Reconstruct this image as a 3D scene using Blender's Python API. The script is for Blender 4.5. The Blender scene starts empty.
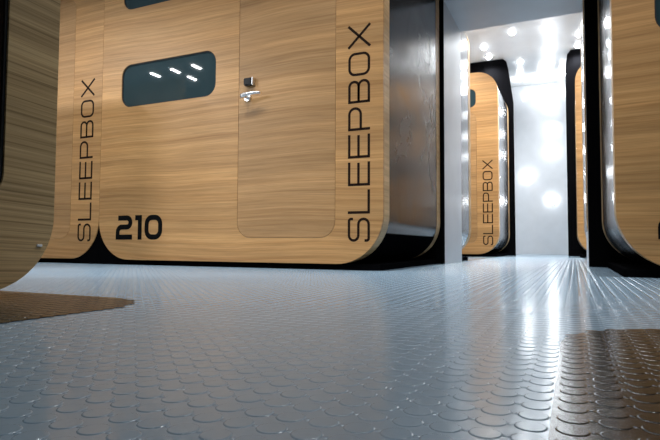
import bpy, bmesh, math, random
import numpy as np
from mathutils import Matrix, Vector

scene = bpy.context.scene
COL = scene.collection

# ------------------------------------------------------------------ camera
CAM_H = 0.14
YAW, PITCH, ROLL, FPX = math.radians(24.6), math.atan(26.0 / 533.0), 0.005, 533.0
fw = Vector((-math.sin(YAW), math.cos(YAW), 0))
rt = Vector((math.cos(YAW), math.sin(YAW), 0))
up = Vector((0, 0, 1))
F = fw * math.cos(PITCH) + up * math.sin(PITCH)
U = up * math.cos(PITCH) - fw * math.sin(PITCH)
R = rt * math.cos(ROLL) + U * math.sin(ROLL)
U = U * math.cos(ROLL) - rt * math.sin(ROLL)
cam_data = bpy.data.cameras.new('camera')
cam_data.sensor_width = 36.0
cam_data.lens = 36.0 * FPX / 660.0
cam_data.clip_start = 0.02
cam = bpy.data.objects.new('camera', cam_data)
cam.matrix_world = Matrix((
    (R.x, U.x, -F.x, 0), (R.y, U.y, -F.y, 0), (R.z, U.z, -F.z, CAM_H), (0, 0, 0, 1)))
COL.objects.link(cam)
scene.camera = cam

# ------------------------------------------------------------------ world, light levels, exposure
world = bpy.data.worlds.new('world')
world.use_nodes = True
world.node_tree.nodes['Background'].inputs[0].default_value = (0.6, 0.7, 0.8, 1)
world.node_tree.nodes['Background'].inputs[1].default_value = 0.05
scene.world = world
vs = scene.view_settings
vs.view_transform = 'Standard'
vs.look = 'None'
vs.gamma = 1.0
vs.use_curve_mapping = False
vs.exposure = 0.0
FRONT_LAMP, FRONT_LENS = 9.0, 10.0   # strip lights of the front hall: watts, diffuser glow
FRONT_WIDE = 92.0
REAR_LAMP, REAR_LENS = 102.0, 26.0     # downlights beyond the passage: watts, lens glow
WALL_REFLECTION = 26.0  # glow of the discs that stand in for reflections on the back wall

# ------------------------------------------------------------------ materials
def new_mat(name):
    m = bpy.data.materials.new(name)
    m.use_nodes = True
    nt = m.node_tree
    return m, nt, nt.nodes['Principled BSDF']

def plain(name, col, rough=0.5, metal=0.0, spec=0.5, bump=0.0, bscale=200.0, coat=0.0):
    m, nt, b = new_mat(name)
    b.inputs['Roughness'].default_value = rough
    b.inputs['Metallic'].default_value = metal
    b.inputs['Specular IOR Level'].default_value = spec
    b.inputs['Coat Weight'].default_value = coat
    tc = nt.nodes.new('ShaderNodeTexCoord')
    n = nt.nodes.new('ShaderNodeTexNoise')
    n.inputs['Scale'].default_value = 6.0
    n.inputs['Detail'].default_value = 4.0
    nt.links.new(tc.outputs['Object'], n.inputs['Vector'])
    mix = nt.nodes.new('ShaderNodeMixRGB')
    mix.inputs[1].default_value = tuple(c * 0.93 for c in col) + (1,)
    mix.inputs[2].default_value = tuple(min(1, c * 1.07) for c in col) + (1,)
    nt.links.new(n.outputs['Fac'], mix.inputs[0])
    nt.links.new(mix.outputs[0], b.inputs['Base Color'])
    if bump:
        n2 = nt.nodes.new('ShaderNodeTexNoise')
        n2.inputs['Scale'].default_value = bscale
        nt.links.new(tc.outputs['Object'], n2.inputs['Vector'])
        bp = nt.nodes.new('ShaderNodeBump')
        bp.inputs['Strength'].default_value = bump
        bp.inputs['Distance'].default_value = 0.01
        nt.links.new(n2.outputs['Fac'], bp.inputs['Height'])
        nt.links.new(bp.outputs[0], b.inputs['Normal'])
    return m

def glow(name, col, strength):
    m, nt, b = new_mat(name)
    b.inputs['Base Color'].default_value = (0.9, 0.9, 0.9, 1)
    b.inputs['Emission Color'].default_value = tuple(col) + (1,)
    b.inputs['Emission Strength'].default_value = strength
    return m

def wood(name, light, mid, dark, rough=0.42, grain=52.0):
    """oak veneer, grain running along local x"""
    m, nt, b = new_mat(name)
    N, L = nt.nodes, nt.links
    tc = N.new('ShaderNodeTexCoord')
    oi = N.new('ShaderNodeObjectInfo')
    sh = N.new('ShaderNodeVectorMath'); sh.operation = 'SCALE'
    sh.inputs[0].default_value = (7.3, 3.1, 5.7)
    L.new(oi.outputs['Random'], sh.inputs['Scale'])
    add = N.new('ShaderNodeVectorMath'); add.operation = 'ADD'
    L.new(tc.outputs['Object'], add.inputs[0]); L.new(sh.outputs[0], add.inputs[1])
    # slow waviness of the grain
    wv = N.new('ShaderNodeTexNoise'); wv.inputs['Scale'].default_value = 0.8; wv.inputs['Detail'].default_value = 1
    L.new(add.outputs[0], wv.inputs['Vector'])
    off = N.new('ShaderNodeCombineXYZ')
    mm = N.new('ShaderNodeMath'); mm.operation = 'MULTIPLY_ADD'
    mm.inputs[1].default_value = 0.10; mm.inputs[2].default_value = -0.05
    L.new(wv.outputs['Fac'], mm.inputs[0]); L.new(mm.outputs[0], off.inputs[2])
    add2 = N.new('ShaderNodeVectorMath'); add2.operation = 'ADD'
    L.new(add.outputs[0], add2.inputs[0]); L.new(off.outputs[0], add2.inputs[1])

    def band(sx, sz, detail, dist):
        mp = N.new('ShaderNodeMapping'); mp.inputs['Scale'].default_value = (sx, 1.0, sz)
        L.new(add2.outputs[0], mp.inputs['Vector'])
        n = N.new('ShaderNodeTexNoise'); n.inputs['Scale'].default_value = 1.0
        n.inputs['Detail'].default_value = detail; n.inputs['Distortion'].default_value = dist
        n.inputs['Roughness'].default_value = 0.62
        L.new(mp.outputs[0], n.inputs['Vector'])
        return n
    g1 = band(0.55, grain, 6, 0.2)
    g2 = band(0.35, 6.0, 2, 0.3)
    g3 = band(5.0, 210.0, 3, 0.0)
    r1 = N.new('ShaderNodeValToRGB')
    e = r1.color_ramp.elements
    e[0].position = 0.30; e[0].color = tuple(dark) + (1,)
    e[1].position = 0.68; e[1].color = tuple(light) + (1,)
    k = e.new(0.48); k.color = tuple(mid) + (1,)
    L.new(g1.outputs['Fac'], r1.inputs[0])
    r2 = N.new('ShaderNodeMapRange')
    r2.inputs['From Min'].default_value = 0.3; r2.inputs['From Max'].default_value = 0.7
    r2.inputs['To Min'].default_value = 0.76; r2.inputs['To Max'].default_value = 1.14
    L.new(g2.outputs['Fac'], r2.inputs['Value'])
    r3 = N.new('ShaderNodeMapRange')
    r3.inputs['From Min'].default_value = 0.35; r3.inputs['From Max'].default_value = 0.6
    r3.inputs['To Min'].default_value = 0.86; r3.inputs['To Max'].default_value = 1.04
    L.new(g3.outputs['Fac'], r3.inputs['Value'])
    mu = N.new('ShaderNodeMath'); mu.operation = 'MULTIPLY'
    L.new(r2.outputs[0], mu.inputs[0]); L.new(r3.outputs[0], mu.inputs[1])
    vm = N.new('ShaderNodeVectorMath'); vm.operation = 'SCALE'
    L.new(r1.outputs[0], vm.inputs[0]); L.new(mu.outputs[0], vm.inputs['Scale'])
    L.new(vm.outputs[0], b.inputs['Base Color'])
    b.inputs['Roughness'].default_value = rough
    b.inputs['Specular IOR Level'].default_value = 0.35
    bp = N.new('ShaderNodeBump'); bp.inputs['Strength'].default_value = 0.08; bp.inputs['Distance'].default_value = 0.002
    L.new(g3.outputs['Fac'], bp.inputs['Height']); L.new(bp.outputs[0], b.inputs['Normal'])
    return m

def steel(name, col, rough, metallic=0.92, spec=0.5):
    m, nt, b = new_mat(name)
    N, L = nt.nodes, nt.links
    tc = N.new('ShaderNodeTexCoord')
    n = N.new('ShaderNodeTexNoise'); n.inputs['Scale'].default_value = 2.4
    n.inputs['Detail'].default_value = 7; n.inputs['Distortion'].default_value = 1.2
    L.new(tc.outputs['Object'], n.inputs['Vector'])
    mr = N.new('ShaderNodeMapRange')
    mr.inputs['From Min'].default_value = 0.3; mr.inputs['From Max'].default_value = 0.7
    mr.inputs['To Min'].default_value = rough * 0.7; mr.inputs['To Max'].default_value = rough * 1.35
    L.new(n.outputs['Fac'], mr.inputs['Value']); L.new(mr.outputs[0], b.inputs['Roughness'])
    mix = N.new('ShaderNodeMixRGB')
    mix.inputs[1].default_value = tuple(c * 0.8 for c in col) + (1,)
    mix.inputs[2].default_value = tuple(min(1, c * 1.15) for c in col) + (1,)
    L.new(n.outputs['Fac'], mix.inputs[0]); L.new(mix.outputs[0], b.inputs['Base Color'])
    b.inputs['Metallic'].default_value = metallic
    b.inputs['Specular IOR Level'].default_value = spec
    bp = N.new('ShaderNodeBump'); bp.inputs['Strength'].default_value = 0.04; bp.inputs['Distance'].default_value = 0.01
    L.new(n.outputs['Fac'], bp.inputs['Height']); L.new(bp.outputs[0], b.inputs['Normal'])
    return m

M = {}
M['oak'] = wood('oak_veneer', (0.66, 0.370, 0.148), (0.565, 0.300, 0.112), (0.43, 0.212, 0.072))
M['oak_door'] = wood('oak_door_veneer', (0.585, 0.335, 0.146), (0.50, 0.276, 0.112), (0.39, 0.200, 0.075))
M['oak_cool_light'] = wood('cool_lit_oak_veneer', (0.62, 0.43, 0.22), (0.47, 0.315, 0.148), (0.18, 0.112, 0.046), grain=120.0)  # same oak, greyed in colour for the cooler light on the near pod
M['oak_lit_edge'] = wood('lit_oak_edge_band', (0.68, 0.45, 0.23), (0.58, 0.37, 0.18), (0.46, 0.27, 0.115))  # same oak as the fronts, lightened for the light catching the rims
M['steel'] = steel('brushed_steel_sheet', (0.30, 0.30, 0.31), 0.17)
M['dark_steel'] = steel('scuffed_dark_steel_sheet', (0.045, 0.045, 0.047), 0.22, 0.35, 0.3)
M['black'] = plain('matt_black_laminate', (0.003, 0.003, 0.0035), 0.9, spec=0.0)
M['ink'] = plain('dark_brown_vinyl_lettering', (0.016, 0.008, 0.005), 0.6, spec=0.08)
M['number_ink'] = plain('black_vinyl_number', (0.004, 0.004, 0.004), 0.6, spec=0.06)
M['glass'] = plain('dark_tinted_glass', (0.028, 0.052, 0.058), 0.015, spec=0.8)
M['dark_panel'] = plain('brown_black_glass', (0.010, 0.006, 0.005), 0.12, spec=0.3)
M['gasket'] = plain('black_rubber_gasket', (0.012, 0.012, 0.012), 0.55)
M['chrome'] = plain('satin_chrome', (0.90, 0.90, 0.91), 0.28, 1.0)
M['plastic'] = plain('black_plastic', (0.005, 0.006, 0.008), 0.3, spec=0.2)
M['groove'] = plain('dark_door_gap', (0.05, 0.028, 0.014), 0.8)
M['rubber'] = plain('grey_stud_rubber', (0.215, 0.300, 0.375), 0.165, spec=0.38, bump=0.03, bscale=60)
M['brown_rubber'] = plain('dark_brown_stud_rubber', (0.019, 0.016, 0.013), 0.2, spec=0.24, bump=0.03, bscale=60)
M['white'] = plain('white_gloss_wall', (0.63, 0.65, 0.68), 0.14, spec=0.7)
M['white_ceiling'] = plain('white_gloss_ceiling', (0.78, 0.79, 0.80), 0.25, spec=0.5)
M['lining'] = plain('pale_grey_lining', (0.60, 0.63, 0.67), 0.35)
M['hall_wall'] = plain('grey_hall_wall', (0.40, 0.42, 0.44), 0.7)
M['partition'] = plain('pale_partition_board', (0.72, 0.70, 0.62), 0.6)
M['hall_ceiling'] = plain('dark_hall_ceiling', (0.10, 0.11, 0.12), 0.7)
M['ring'] = plain('white_lamp_ring', (0.8, 0.8, 0.8), 0.4)
COOL = (0.93, 0.97, 1.0)
M['front_glow'] = glow('front_lamp_glow', (0.97, 0.98, 1.0), FRONT_LENS)
M['rear_glow'] = glow('rear_lamp_glow', COOL, REAR_LENS)
M['reflection_glow'] = glow('wall_reflection_glow', COOL, WALL_REFLECTION)

# ------------------------------------------------------------------ helpers
def link(name, me, mat, parent=None, kind=None):
    me.materials.append(mat)
    o = bpy.data.objects.new(name, me)
    COL.objects.link(o)
    if parent is not None:
        o.parent = parent
    if kind:
        o['kind'] = kind
    return o

def from_bm(name, bm, mat, parent=None, kind=None):
    bmesh.ops.recalc_face_normals(bm, faces=bm.faces)
    me = bpy.data.meshes.new(name)
    bm.to_mesh(me); bm.free()
    return link(name, me, mat, parent, kind)

def tag(o, label, cat, group=None):
    o['label'] = label; o['category'] = cat
    if group:
        o['group'] = group
    return o

def empty(name, loc, rz, label, cat, group=None):
    o = bpy.data.objects.new(name, None)
    o.empty_display_size = 0.1
    o.location = loc; o.rotation_euler = (0, 0, rz)
    COL.objects.link(o)
    return tag(o, label, cat, group)

def add_box(bm, x0, x1, y0, y1, z0, z1):
    v = [bm.verts.new(p) for p in ((x0, y0, z0), (x1, y0, z0), (x1, y1, z0), (x0, y1, z0),
                                   (x0, y0, z1), (x1, y0, z1), (x1, y1, z1), (x0, y1, z1))]
    for f in ((0, 3, 2, 1), (4, 5, 6, 7), (0, 1, 5, 4), (1, 2, 6, 5), (2, 3, 7, 6), (3, 0, 4, 7)):
        bm.faces.new([v[i] for i in f])

def box(name, x0, x1, y0, y1, z0, z1, mat, parent=None, kind=None, bevel=0.0):
    bm = bmesh.new(); add_box(bm, x0, x1, y0, y1, z0, z1)
    if bevel:
        bmesh.ops.bevel(bm, geom=bm.edges[:], offset=bevel, segments=2, affect='EDGES')
    return from_bm(name, bm, mat, parent, kind)

def rrect(x0, x1, z0, z1, r, n=10):
    pts = []
    for cx, cz, a in ((x1 - r, z0 + r, -90), (x1 - r, z1 - r, 0), (x0 + r, z1 - r, 90), (x0 + r, z0 + r, 180)):
        for i in range(n + 1):
            t = math.radians(a + 90 * i / n)
            pts.append((cx + r * math.cos(t), cz + r * math.sin(t)))
    return pts

def prism(name, pts, y0, y1, mat, parent, cap=True, inner=None):
    """outline in local x/z, pushed along y; caps keep their own vertices so the rim stays crisp"""
    bm = bmesh.new()
    def wall(ps, flip):
        a = [bm.verts.new((x, y0, z)) for x, z in ps]
        b = [bm.verts.new((x, y1, z)) for x, z in ps]
        n = len(ps)
        for i in range(n):
            j = (i + 1) % n
            q = [a[i], a[j], b[j], b[i]]
            f = bm.faces.new(q[::-1] if flip else q); f.smooth = True
    wall(pts, False)
    if inner is None:
        bm.faces.new([bm.verts.new((x, y0, z)) for x, z in pts])
        bm.faces.new([bm.verts.new((x, y1, z)) for x, z in pts[::-1]])
    else:
        wall(inner, True)
        n = len(pts)
        for y, fl in ((y0, False), (y1, True)):
            a = [bm.verts.new((x, y, z)) for x, z in pts]
            b = [bm.verts.new((x, y, z)) for x, z in inner]
            for i in range(n):
                j = (i + 1) % n
                q = [a[i], b[i], b[j], a[j]]
                bm.faces.new(q[::-1] if fl else q)
    me = bpy.data.meshes.new(name); bm.to_mesh(me); bm.free()
    return link(name, me, mat, parent)

def plate(name, outer, holes, y0, y1, mat, parent):
    """flat board with cut-outs"""
    bm = bmesh.new()
    edges = []
    for loop in [outer] + holes:
        vs_ = [bm.verts.new((x, y0, z)) for x, z in loop]
        for i in range(len(vs_)):
            edges.append(bm.edges.new((vs_[i], vs_[(i + 1) % len(vs_)])))
    bmesh.ops.triangle_fill(bm, use_beauty=True, use_dissolve=False, edges=edges)
    g = bmesh.ops.extrude_face_region(bm, geom=bm.faces[:])
    bmesh.ops.translate(bm, vec=(0, y1 - y0, 0), verts=[v for v in g['geom'] if isinstance(v, bmesh.types.BMVert)])
    return from_bm(name, bm, mat, parent)

def round_path(pts, radii, n=5):
    out = []
    for i, p in enumerate(pts):
        r = radii[i]
        if r <= 0 or i in (0, len(pts) - 1):
            out.append(Vector(p)); continue
        p = Vector(p); a = (Vector(pts[i - 1]) - p); b = (Vector(pts[i + 1]) - p)
        r_ = min(r, a.length * 0.499, b.length * 0.499)
        s, e = p + a.normalized() * r_, p + b.normalized() * r_
        c = s + e - p
        for k in range(n + 1):
            t = k / n * math.pi / 2
            out.append(c + (s - c) * math.cos(t) + (e - c) * math.sin(t))
    res = [out[0]]
    for q in out[1:]:
        if (q - res[-1]).length > 1e-4:
            res.append(q)
    return res

def strip(path, w, closed=False):
    """offset both sides of a 2-D path, mitred; returns (left, right)"""
    n = len(path); Lf, Rt = [], []
    for i in range(n):
        d0 = path[i] - path[i - 1] if (i or closed) else path[1] - path[0]
        d1 = path[(i + 1) % n] - path[i] if (i < n - 1 or closed) else path[-1] - path[-2]
        d0.normalize(); d1.normalize()
        n0, n1 = Vector((-d0.y, d0.x)), Vector((-d1.y, d1.x))
        m = (n0 + n1)
        m = m.normalized() if m.length > 1e-6 else n0
        k = w / 2 / max(0.45, m.dot(n0))
        Lf.append(path[i] + m * k); Rt.append(path[i] - m * k)
    return Lf, Rt

def strokes_to_bm(bm, strokes, w, place, t=0.0006):
    for path, closed in strokes:
        Lf, Rt = strip(path, w, closed)
        n = len(path)
        rows = [[bm.verts.new(place(q.x, q.y, d)) for q in side] for d in (t, 0.0) for side in (Lf, Rt)]
        lf, rt_, lb, rb = rows
        for i in range(n if closed else n - 1):
            j = (i + 1) % n
            bm.faces.new((lf[i], lf[j], rt_[j], rt_[i]))
            bm.faces.new((lb[i], rb[i], rb[j], lb[j]))
            bm.faces.new((lf[i], lb[i], lb[j], lf[j]))
            bm.faces.new((rt_[i], rt_[j], rb[j], rb[i]))
        if not closed:
            bm.faces.new((lf[0], rt_[0], rb[0], lb[0]))
            bm.faces.new((lf[-1], lb[-1], rb[-1], rt_[-1]))

def glyph(ch, w, h, s):
    """centre-line strokes of a squared, wide letter w x h with stroke s"""
    a = s / 2; X, Y = w - a, h - a; r = 0.26 * h; mid = 0.52 * h
    P = lambda pts, rad: (round_path(pts, rad), False)
    if ch == 'S':
        return [P([(X, .76 * h), (X, Y), (a, Y), (a, mid), (X, mid), (X, a), (a, a), (a, .24 * h)],
                  [0, r, r, r * .9, r * .9, r, r, 0])]
    if ch == 'L':
        return [P([(a, h), (a, a), (w, a)], [0, 0, 0])]
    if ch == 'E':
        return [P([(w, Y), (a, Y), (a, a), (w, a)], [0, 0, 0, 0]), P([(a, mid), (w * .97, mid)], [0, 0])]
    if ch == 'P':
        return [P([(a, 0), (a, Y), (X, Y), (X, .42 * h), (a, .42 * h)], [0, 0, r, r, 0])]
    if ch == 'B':
        return [P([(a, a), (a, Y), (X * .97, Y), (X * .97, mid), (a, mid)], [0, 0, r * .8, r * .8, 0]),
                P([(a, mid), (X, mid), (X, a), (0, a)], [0, r * .9, r * .9, 0])]
    if ch == 'O':
        q = rrect(a, X, a, Y, r, 6)
        return [([Vector(p) for p in q], True)]
    if ch == 'X':
        return [P([(a, 0), (X, h)], [0, 0]), P([(a, h), (X, 0)], [0, 0])]
    if ch == '2':
        return [P([(0.13 * w, Y), (X, Y), (X, mid), (a, mid), (a, a), (w, a)], [0, r * 1.1, r * 1.0, r * 1.2, 0, 0])]
    if ch == '1':
        return [P([(0, Y), (X, Y), (X, 0)], [0, 0, 0])]
    if ch == '0':
        q = rrect(a, X, a, Y, r * 1.05, 6)
        return [([Vector(p) for p in q], True)]

def shift(strokes, dx):
    return [([p + Vector((dx, 0)) for p in path], c) for path, c in strokes]

# ------------------------------------------------------------------ the setting
PIT = 0.03                                   # spacing of the floor studs

def in_round(x, y, x0, x1, y0, y1, corner):
    """inside a rectangle of which one corner (cx, cy, r, sx) is rounded"""
    cx, cy, r, sx = corner
    ok = (x > x0) & (x < x1) & (y > y0) & (y < y1)
    cut = ((x - cx) * sx > 0) & (y > cy) & ((x - cx) ** 2 + (y - cy) ** 2 > r * r)
    return ok & ~cut

MAT_L = (-2.30, -0.925, -0.60, 1.05, (-1.125, 0.85, 0.20, 1))
MAT_R = (-0.018, 1.30, -0.60, 1.085, (0.215, 0.85, 0.235, -1))

def stud_mesh(centres, z, rings, n):
    """raised round studs: rings = [(radius, height), ...] outside in"""
    k = len(centres); nr = len(rings)
    ang = np.arange(n) * 2 * np.pi / n
    loc = np.concatenate([np.stack([r * np.cos(ang), r * np.sin(ang), np.full(n, hz)], 1) for r, hz in rings])
    nv = len(loc)
    V = (loc[None] + np.concatenate([centres, np.full((k, 1), z)], 1)[:, None, :]).reshape(-1, 3)
    quads = []
    for j in range(nr - 1):
        for i in range(n):
            i2 = (i + 1) % n
            quads.append((j * n + i, j * n + i2, (j + 1) * n + i2, (j + 1) * n + i))
    loops = np.concatenate([np.array(quads).ravel(), (nr - 1) * n + np.arange(n)])
    sizes = np.concatenate([np.full(len(quads), 4), [n]])
    LO = (loops[None] + (np.arange(k) * nv)[:, None]).ravel()
    SZ = np.tile(sizes, k)
    SM = np.tile(np.concatenate([np.ones(len(quads), bool), [False]]), k)
    return V, LO, SZ, SM

def build_studded(name, base_v, base_faces, stud_sets, mat, kind=None):
    Vs, Ls, Ss, Sm, off = [np.array(base_v, float)], [], [], [], len(base_v)
    for f in base_faces:
        Ls.append(np.array(f)); Ss.append(np.array([len(f)])); Sm.append(np.array([False]))
    for V, LO, SZ, SM in stud_sets:
        if len(V) == 0:
            continue
        Vs.append(V); Ls.append(LO + off); Ss.append(SZ); Sm.append(SM); off += len(V)
    V, LO, SZ, SM = np.concatenate(Vs), np.concatenate(Ls), np.concatenate(Ss), np.concatenate(Sm)
    me = bpy.data.meshes.new(name)
    me.vertices.add(len(V)); me.vertices.foreach_set('co', V.ravel())
    me.loops.add(len(LO)); me.loops.foreach_set('vertex_index', LO.astype(np.int32))
    me.polygons.add(len(SZ))
    me.polygons.foreach_set('loop_start', np.concatenate([[0], np.cumsum(SZ)[:-1]]).astype(np.int32))
    me.polygons.foreach_set('use_smooth', SM)
    me.update(calc_edges=True); me.validate()
    return link(name, me, mat, None, kind)

RX0, RX1, RY0, RY1 = -7.0, 4.0, -5.0, 10.8
WALLY = 4.26
gx, gy = np.meshgrid(np.arange(-146, 32) * PIT - 0.003, np.arange(8, 262) * PIT)
gx, gy = gx.ravel(), gy.ravel()
seen = ((gy < 2.86) | ((gx > -0.95) & (gx < 0.10) & (gy < 7.68)))
seen &= ~((gy > 1.6) & (gy < 4.4) & (gx > 0.75))
seen &= (gx > -1.9 * gy - 0.25) & (gx < 0.32 * gy + 0.45)
gx, gy = gx[seen], gy[seen]
inL = in_round(gx, gy, *MAT_L); inR = in_round(gx, gy, *MAT_R)
C_all = np.stack([gx, gy], 1)
FINE = [(0.0126, 0.0), (0.0121, 0.00038), (0.0114, 0.00058), (0.0107, 0.0006)]
PIP = [(0.0030, 0.0), (0.0024, 0.00030), (0.0015, 0.00052), (0.0005, 0.0006)]
COARSE = [(0.0125, 0.0), (0.0112, 0.0008)]
near = gy < 1.7
free = ~(inL | inR)
build_studded('floor', [(RX0, RY0, 0), (RX1, RY0, 0), (RX1, RY1, 0), (RX0, RY1, 0)], [(0, 1, 2, 3)],
              [stud_mesh(C_all[free & near], 0, FINE, 16), stud_mesh(C_all[free & ~near], 0, COARSE, 10),
               stud_mesh(C_all[free & near] + np.array([[PIT / 2, 0.0]]), 0, PIP, 8)],
              M['rubber'], 'structure')

def mat_outline(x0, x1, y0, y1, corner):
    cx, cy, r, sx = corner
    arc = [(cx + sx * r * math.cos(t), cy + r * math.sin(t)) for t in [i / 16 * math.pi / 2 for i in range(17)]]
    if sx > 0:
        return [(x0, y0), (x1, y0)] + arc + [(x0, y1)]
    return [(x1, y1)] + arc[::-1] + [(x0, y0), (x1, y0)]

def floor_mat(spec, inside, label):
    pts = mat_outline(*spec); n = len(pts); t = 0.0012
    V = [(x, y, 0.0001) for x, y in pts] + [(x, y, t) for x, y in pts]
    faces = [list(range(n, 2 * n)), list(range(n))[::-1]] + [[i, (i + 1) % n, n + (i + 1) % n, n + i] for i in range(n)]
    o = build_studded('floor_mat', V, faces, [stud_mesh(C_all[inside], t, FINE, 16), stud_mesh(C_all[inside & (gx < 1.2)] + np.array([[PIT / 2, 0.0]]), t, PIP, 8)], M['brown_rubber'])
    tag(o, label, 'floor mat', 'dark brown studded mats')
    return o

# walls and ceilings
box('wall_back', RX0, RX1, RY1, RY1 + 0.1, 0, 3.25, M['white'], kind='structure')
box('wall_left', RX0 - 0.1, RX0, RY0, RY1, 0, 3.25, M['hall_wall'], kind='structure')
box('wall_right', RX1, RX1 + 0.1, RY0, RY1, 0, 3.25, M['hall_wall'], kind='structure')
box('wall_front', RX0, RX1, RY0 - 0.1, RY0, 0, 3.25, M['hall_wall'], kind='structure')
box('ceiling', RX0, RX1, RY0, WALLY, 2.80, 2.88, M['hall_ceiling'], kind='structure')
box('ceiling', RX0, RX1, WALLY + 0.08, RY1, 3.25, 3.33, M['white_ceiling'], kind='structure')
OX0, OX1, OZ = -0.957, 0.096, 2.19           # the passage opening
bm = bmesh.new()
add_box(bm, RX0, OX0, WALLY, WALLY + 0.08, 0, 3.25)
add_box(bm, OX1, RX1, WALLY, WALLY + 0.08, 0, 3.25)
add_box(bm, OX0, OX1, WALLY, WALLY + 0.08, OZ, 3.25)
from_bm('wall_middle', bm, M['black'], kind='structure')
PY = 5.06
bm = bmesh.new()
add_box(bm, OX0 - 0.014, OX0, WALLY + 0.08, PY, 0, OZ)
from_bm('trim_1', bm, M['lining'], kind='structure')
bm = bmesh.new()
add_box(bm, OX1, OX1 + 0.014, WALLY + 0.08, PY, 0, OZ)
from_bm('trim_2', bm, M['lining'], kind='structure')
bm = bmesh.new()
add_box(bm, OX0 - 0.014, OX1 + 0.014, WALLY + 0.08, PY, OZ, 3.25)
from_bm('trim_3', bm, M['lining'], kind='structure')
box('wall_partition', -6.4, -4.0, 0.94, 1.06, 0, 2.02, M['partition'], kind='structure')

# ------------------------------------------------------------------ sleeping pods

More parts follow.
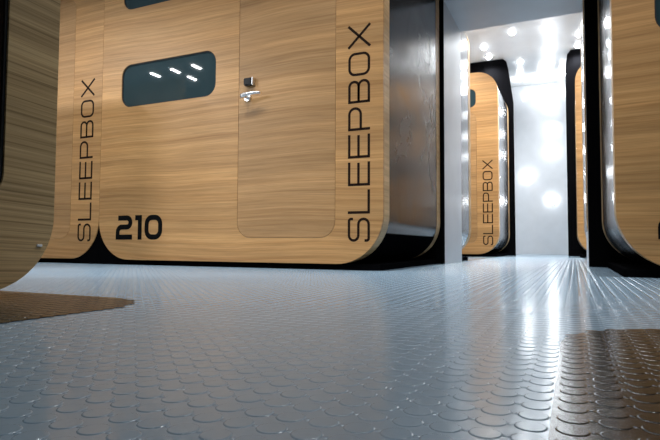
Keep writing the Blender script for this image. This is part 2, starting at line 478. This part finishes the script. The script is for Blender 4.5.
def pod(label, loc, rz, W=2.188, D=1.40, number='', text=True, door=True, windows=True, dark_panel=False,
        base=True, back=None, group='wooden sleeping pods', number_x=0.169,
        ZB=0.036, RAD=0.29, skin='oak', win_x=0.192, corner_filler='', metal='steel', belly=0.07, ZT=2.54, tl=1.0):
    p = empty('sleeping_pod', loc, rz, label, 'sleeping pod', group)
    rim = 0.112
    out = rrect(0, W, ZB, ZT, RAD, 16)
    inn = rrect(0.03, W - 0.03, ZB + 0.03, ZT - 0.03, RAD - 0.03, 16)
    holes = []
    wins = []
    dx0, dx1, dz0, dz1 = W - 0.978, W - 0.298, 0.19, 2.05
    if windows:
        wins = [(win_x, 1.025, 1.13, 1.44), (win_x, 1.025, 1.845, 2.155), (W - 0.95, W - 0.30, 2.13, 2.40)]
    if dark_panel:
        wins = [(W - 0.80, W - 0.152, 0.245, 2.30)]
        door = False
    for (a, b, c, d) in wins:
        holes.append(rrect(a, b, c, d, 0.085, 8))
    if door:
        holes.append(rrect(dx0 - 0.0025, dx1 + 0.0025, dz0 - 0.0025, dz1 + 0.0025, 0.10, 8))
    plate('front_panel', out, holes, 0.0, 0.020, M[skin], p)
    prism('front_rim', out, 0.0202, rim, M['oak_lit_edge' if skin == 'oak' else skin], p)
    # steel sleeve and rear rim
    prism('steel_sleeve', rrect(0.002, W - 0.002, ZB + 0.002, ZT - 0.002, RAD - 0.002, 16), rim, D - 0.11, M[metal], p)
    # black skin that paints the shade under the belly of the sleeve
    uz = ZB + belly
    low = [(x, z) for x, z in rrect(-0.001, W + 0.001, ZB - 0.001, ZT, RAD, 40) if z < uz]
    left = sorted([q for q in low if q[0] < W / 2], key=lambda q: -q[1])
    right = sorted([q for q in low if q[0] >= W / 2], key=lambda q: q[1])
    prism('underside_shade', left + right, rim + 0.002, D - 0.112, M['black'], p)
    prism('rear_rim', out, D - 0.11, D, M['oak_lit_edge'], p)
    for (a, b, c, d) in wins:
        nm = 'dark_panel' if dark_panel else 'window'
        w_ = prism(nm, rrect(a + 0.007, b - 0.007, c + 0.007, d - 0.007, 0.079, 8), 0.010, 0.0200, M['dark_panel' if dark_panel else 'glass'], p)
        prism('gasket', rrect(a, b, c, d, 0.085, 8), 0.006, 0.0200, M['gasket'], w_,
              inner=rrect(a + 0.007, b - 0.007, c + 0.007, d - 0.007, 0.079, 8))
    if door:
        dr = prism('door', rrect(dx0, dx1, dz0, dz1, 0.098, 10), 0.0006, 0.0196, M['oak_door'], p)
        # lever handle
        hb = bmesh.new()
        hx, hz = dx0 + 0.068, 1.083
        bmesh.ops.create_cone(hb, cap_ends=True, segments=24, radius1=0.026, radius2=0.024, depth=0.010,
                              matrix=Matrix.Translation((hx, -0.005, hz)) @ Matrix.Rotation(math.pi / 2, 4, 'X'))
        bmesh.ops.create_cone(hb, cap_ends=True, segments=16, radius1=0.010, radius2=0.010, depth=0.05,
                              matrix=Matrix.Translation((hx, -0.032, hz)) @ Matrix.Rotation(math.pi / 2, 4, 'X'))
        ring_prev = None
        for i in range(9):
            t = i / 8
            cx = hx - 0.016 + 0.135 * t
            cz = hz + 0.012 * math.sin(t * 2.2)
            ry, rz_ = 0.010 - 0.004 * t, 0.015 - 0.008 * t
            ring = [hb.verts.new((cx, -0.055 + 0.012 * t * t + ry * math.cos(q), cz + rz_ * math.sin(q)))
                    for q in [k * math.pi / 5 for k in range(10)]]
            if ring_prev:
                for k in range(10):
                    f = hb.faces.new((ring_prev[k], ring_prev[(k + 1) % 10], ring[(k + 1) % 10], ring[k])); f.smooth = True
            else:
                hb.faces.new(ring[::-1])
            ring_prev = ring
        hb.faces.new(ring_prev)
        h_ = from_bm('door_handle', hb, M['chrome'], dr); h_['label'] = 'chrome lever door handle'
        kb = bmesh.new()
        add_box(kb, dx0 + 0.050, dx0 + 0.110, -0.030, 0.0005, 1.157, 1.205)
        bmesh.ops.bevel(kb, geom=kb.edges[:], offset=0.006, segments=3, affect='EDGES')
        from_bm('card_reader', kb, M['plastic'], dr)['label'] = 'black card reader'
        kb = bmesh.new()
        add_box(kb, dx0 + 0.108, dx0 + 0.121, -0.028, 0.0005, 1.156, 1.206)
        bmesh.ops.bevel(kb, geom=kb.edges[:], offset=0.004, segments=2, affect='EDGES')
        from_bm('reader_cover', kb, M['chrome'], dr)
    if text:
        tb = bmesh.new(); cap, lw, gap = 0.136, 0.138 * tl, 0.0225 * tl
        u = 0.165
        for ch in 'SLEEPBOX':
            sx = 1.06 if ch == 'X' else 1.0
            strokes_to_bm(tb, shift(glyph(ch, lw * sx, cap, 0.0150), u), 0.0150,
                          lambda a, b, d: (W - 0.079 - b, -d, a))
            u += lw + gap
        from_bm('lettering', tb, M['ink'], p)
    if number:
        nb = bmesh.new(); u = number_x
        wd = {'2': 0.155, '1': 0.062, '0': 0.158}
        for ch in number:
            strokes_to_bm(nb, shift(glyph(ch, wd[ch], 0.172, 0.036), u), 0.036, lambda a, b, d: (a, -d, 0.178 + b))
            u += wd[ch] + 0.026
        from_bm('number', nb, M['number_ink'], p)
    if base:
        box('base_plate', 0.03, W - 0.03, 0.03, D - 0.02, 0.0, ZB + 0.0005, M['black'], p)
    else:
        box('plinth', 0.35, W - 0.42, 0.30, D - 0.2, 0.0, ZB + 0.0005, M['black'], p)
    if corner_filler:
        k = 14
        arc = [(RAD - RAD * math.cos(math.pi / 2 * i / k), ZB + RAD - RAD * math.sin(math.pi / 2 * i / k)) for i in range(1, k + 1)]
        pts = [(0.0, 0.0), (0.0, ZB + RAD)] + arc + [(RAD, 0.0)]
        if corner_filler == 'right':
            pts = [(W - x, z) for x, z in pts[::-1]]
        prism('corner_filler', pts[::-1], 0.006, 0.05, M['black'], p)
    if back:
        pts = back
        prism('back_board', pts, D + 0.001, D + 0.06, M['black'], p)
    return p

SEAM = -3.160
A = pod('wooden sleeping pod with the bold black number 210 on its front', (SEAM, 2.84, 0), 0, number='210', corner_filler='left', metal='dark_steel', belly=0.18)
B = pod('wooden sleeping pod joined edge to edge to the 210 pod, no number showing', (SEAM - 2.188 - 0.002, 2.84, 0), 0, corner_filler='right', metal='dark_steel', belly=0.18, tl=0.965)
Cp = pod('wooden sleeping pod beside the passage, cut off by the right frame edge', (0.181, 2.84, 0), 0, number='2', number_x=0.169, win_x=0.177)
Dp = pod('steel-sided sleeping pod just behind the pale passage lining, its front turned away', (-0.973, 5.66, 0), math.pi,
         D=1.27, number='')
Dp.location.x = -0.973
Ep = pod('sliver of steel-sided sleeping pod behind the right edge of the passage', (0.088 + 2.188, 5.66, 0), math.pi, D=1.27)
W = 2.188
Fx = -0.945
zt = 3.235
Fp = pod('pale sleeping pod with black back board, seen through the passage, lettering upright', (Fx - W, 7.7, 0), 0, D=1.35, ZT=2.63, tl=0.945,
         back=[(0.0, 0.0), (W + 0.085, 0.0), (W + 0.078, 2.50), (W + 0.0, 3.08), (W - 0.025, 3.19), (W - 0.075, zt), (0.0, zt)])
Gp = pod('far sleeping pod of which only a wooden strip and black corner show', (0.045, 7.7, 0), 0, D=1.35, ZT=2.63,
         back=[(-0.128, 0.0), (W, 0.0), (W, zt), (-0.05, zt), (-0.10, 3.17), (-0.128, 2.90)])
Hp = pod('dim sleeping pod nearest the camera, its dark glass panel at the frame edge', (-1.36, 1.062 - W, 0), math.pi / 2,
         number='', text=False, windows=False, dark_panel=True, base=False, ZB=0.016, RAD=0.205, skin='oak_cool_light')
cl = box('latch', W - 0.052, W - 0.036, -0.004, 0.0005, 0.134, 0.141, M['ring'], Hp, bevel=0.001)
cl['label'] = 'small pale latch'

# ------------------------------------------------------------------ mats on the floor
floor_mat(MAT_L, inL, 'dark brown studded mat running under the dim pod nearest the camera')
floor_mat(MAT_R, inR, 'dark brown studded mat with a rounded corner at the lower right, by itself')

# ------------------------------------------------------------------ lamps
def lathe(bm, prof, n=24, M4=None):
    rings = []
    for r, z in prof:
        rings.append([bm.verts.new((r * math.cos(2 * math.pi * i / n), r * math.sin(2 * math.pi * i / n), z)) for i in range(n)])
    for a, b in zip(rings, rings[1:]):
        for i in range(n):
            f = bm.faces.new((a[i], a[(i + 1) % n], b[(i + 1) % n], b[i])); f.smooth = True
    bm.faces.new(rings[-1])
    if M4 is not None:
        bmesh.ops.transform(bm, matrix=M4, verts=bm.verts[:])

def round_lamp_proto(name, r, gm, label, cat, group):
    t = empty(name, (0, 0, 0), 0, label, cat, group)
    bm = bmesh.new(); lathe(bm, [(r + 0.012, 0.0), (r + 0.012, -0.006), (r + 0.004, -0.010), (r, -0.007), (r, -0.001)])
    from_bm('ring', bm, M['ring'], t)
    bm = bmesh.new(); lathe(bm, [(r, -0.0075), (r * 0.93, -0.0075 - r * 0.3), (r * 0.72, -0.0075 - r * 0.58), (r * 0.4, -0.0075 - r * 0.77), (0.003, -0.0075 - r * 0.83)])
    from_bm('lens', bm, gm, t)
    return t

def lamp_light(t, kind, watts, z, **kw):
    ld = bpy.data.lights.new('lamp_light', kind)
    ld.energy = watts
    for k_, v_ in kw.items():
        setattr(ld, k_, v_)
    lo = bpy.data.objects.new('lamp_light', ld); COL.objects.link(lo)
    lo.parent = t; lo.location = (0, 0, z)
    return lo

def copy_thing(t, loc, rot=None, label=None):
    c = t.copy(); COL.objects.link(c); c.location = loc
    if rot is not None:
        c.rotation_euler = rot
    if label:
        c['label'] = label
    for ch in t.children:
        d = ch.copy(); COL.objects.link(d); d.parent = c
    return c

rear_spots = [
    (-0.770, 7.98, 'round downlight in the white ceiling nearest the passage lintel'),
    (-0.315, 8.03, 'round downlight of the nearest row, halfway between both far pods'),
    (0.112, 8.45, 'round downlight close beside the steel edge, upper of two there'),
    (0.104, 8.92, 'round downlight touching the far pod\'s black corner, lower of two there'),
    (-0.340, 8.90, 'round downlight in the second row, above the white wall\'s middle'),
    (-0.332, 9.50, 'round downlight just below another, closest to the white wall'),
    (-0.776, 9.35, 'round downlight low beside the chamfered edge of the black back board'),
    (-1.228, 8.42, 'round downlight above the black back board, upper of two'),
    (-1.222, 8.88, 'round downlight grazing the top edge of the black back board'),
]
proto = round_lamp_proto('downlight', 0.048, M['rear_glow'], rear_spots[0][2], 'downlight', 'ceiling downlights beyond the passage')
lamp_light(proto, 'SPOT', REAR_LAMP, -0.06, spot_size=math.radians(150), spot_blend=0.8, shadow_soft_size=0.05, color=COOL)
proto.location = (rear_spots[0][0], rear_spots[0][1], 3.25)
for x, y, lb in rear_spots[1:]:
    copy_thing(proto, (x, y, 3.25), None, lb)
added_edge_light = bpy.data.lights.new('added_edge_light', 'POINT'); added_edge_light.energy = 4.5; added_edge_light.color = COOL; added_edge_light.shadow_soft_size = 0.05  # for added lamps that make the glow where ceiling meets white wall
for x, lb in ((-0.86, 'round downlight added for the glow along the white wall, beside the black back board'),
              (-0.50, 'round downlight added for the glow along the white wall, middle of three in its row'),
              (-0.14, 'round downlight hugging the white wall, beside the far pod\'s black corner')):
    c = copy_thing(proto, (x, 10.3, 3.25), None, lb)
    for ch in c.children:
        if ch.type == 'LIGHT':
            ch.data = added_edge_light; ch.location.z = -0.10
for x, y in ((-0.49, 6.4), (-1.4, 6.5), (0.4, 6.5), (-1.7, 7.3), (-0.55, 5.6), (0.5, 7.3)):  # extra unseen downlights, added to brighten the space behind the passage
    copy_thing(proto, (x, y, 3.25), None, 'round downlight added for brightness over the aisle behind the passage, hidden above its lintel')

wl = round_lamp_proto('wall_reflection', 0.08, M['reflection_glow'], 'round glowing disc imitating a reflection on the white wall, middle of the five', 'wall reflection',
                      'glowing discs imitating reflections on the white back wall')
wl.location = (-0.352, RY1, 1.93); wl.rotation_euler = (math.radians(-90), 0, 0)
wl.rotation_euler = (math.radians(-90), 0, 0)
copy_thing(wl, (-0.80, RY1, 1.478), None, 'round glowing lamp on the white wall, beside the far pod\'s black edge')
copy_thing(wl, (-0.365, RY1, 1.02), None, 'round glowing disc imitating a reflection on the white wall, lowest of the five')
copy_thing(wl, (-0.346, RY1, 2.348), None, 'round glowing disc imitating a reflection on the white wall, second from the top')
copy_thing(wl, (-0.374, RY1, 2.80), None, 'round glowing disc imitating a reflection on the white wall, topmost of the five')

ft = empty('ceiling_light', (0, 0, 0), 0, 'short strip light on the dark hall ceiling, mirrored in a pod window', 'ceiling light',
           'short strip lights of the front hall')
bm = bmesh.new(); add_box(bm, -0.035, 0.035, -0.12, 0.12, -0.03, 0.0)
bmesh.ops.bevel(bm, geom=bm.edges[:], offset=0.006, segments=2, affect='EDGES')
from_bm('housing', bm, M['ring'], ft)
bm = bmesh.new(); add_box(bm, -0.026, 0.026, -0.105, 0.105, -0.036, -0.0305)
from_bm('diffuser', bm, M['front_glow'], ft)
lamp_light(ft, 'AREA', FRONT_LAMP, -0.04, shape='RECTANGLE', size=0.03, size_y=0.17, spread=math.radians(100), color=(0.96, 0.98, 1.0))
front_spots = [(-5.83, -0.54), (-5.42, -0.52), (-5.01, -0.50), (-5.42, -0.90)]
aisle_spots = [(x, 2.0) for x in (-4.3, -3.5, -2.7, -1.9, -1.1, -0.3, 0.5)] + [(-0.45, 3.3)]
ft.location = (*front_spots[0], 2.80)
wide = ft.children[-1].data
for x, y in front_spots[1:]:
    copy_thing(ft, (x, y, 2.80))
narrow = wide.copy()
wide.spread = math.radians(160); wide.energy = FRONT_WIDE
for x, y in aisle_spots:
    c = copy_thing(ft, (x, y, 2.80), None, 'short strip light on the dark hall ceiling over the cross aisle')
    for ch in c.children:
        if ch.type == 'LIGHT':
            ch.data = narrow
c = copy_thing(ft, (-0.30, 0.45, 2.80), None, 'short strip light added on the dark hall ceiling to brighten the dim pod')  # added lamp that lights the front of the near pod from above
for ch in c.children:
    if ch.type == 'LIGHT':
        ch.data = narrow.copy(); ch.data.spread = math.radians(165); ch.data.energy = 3.0
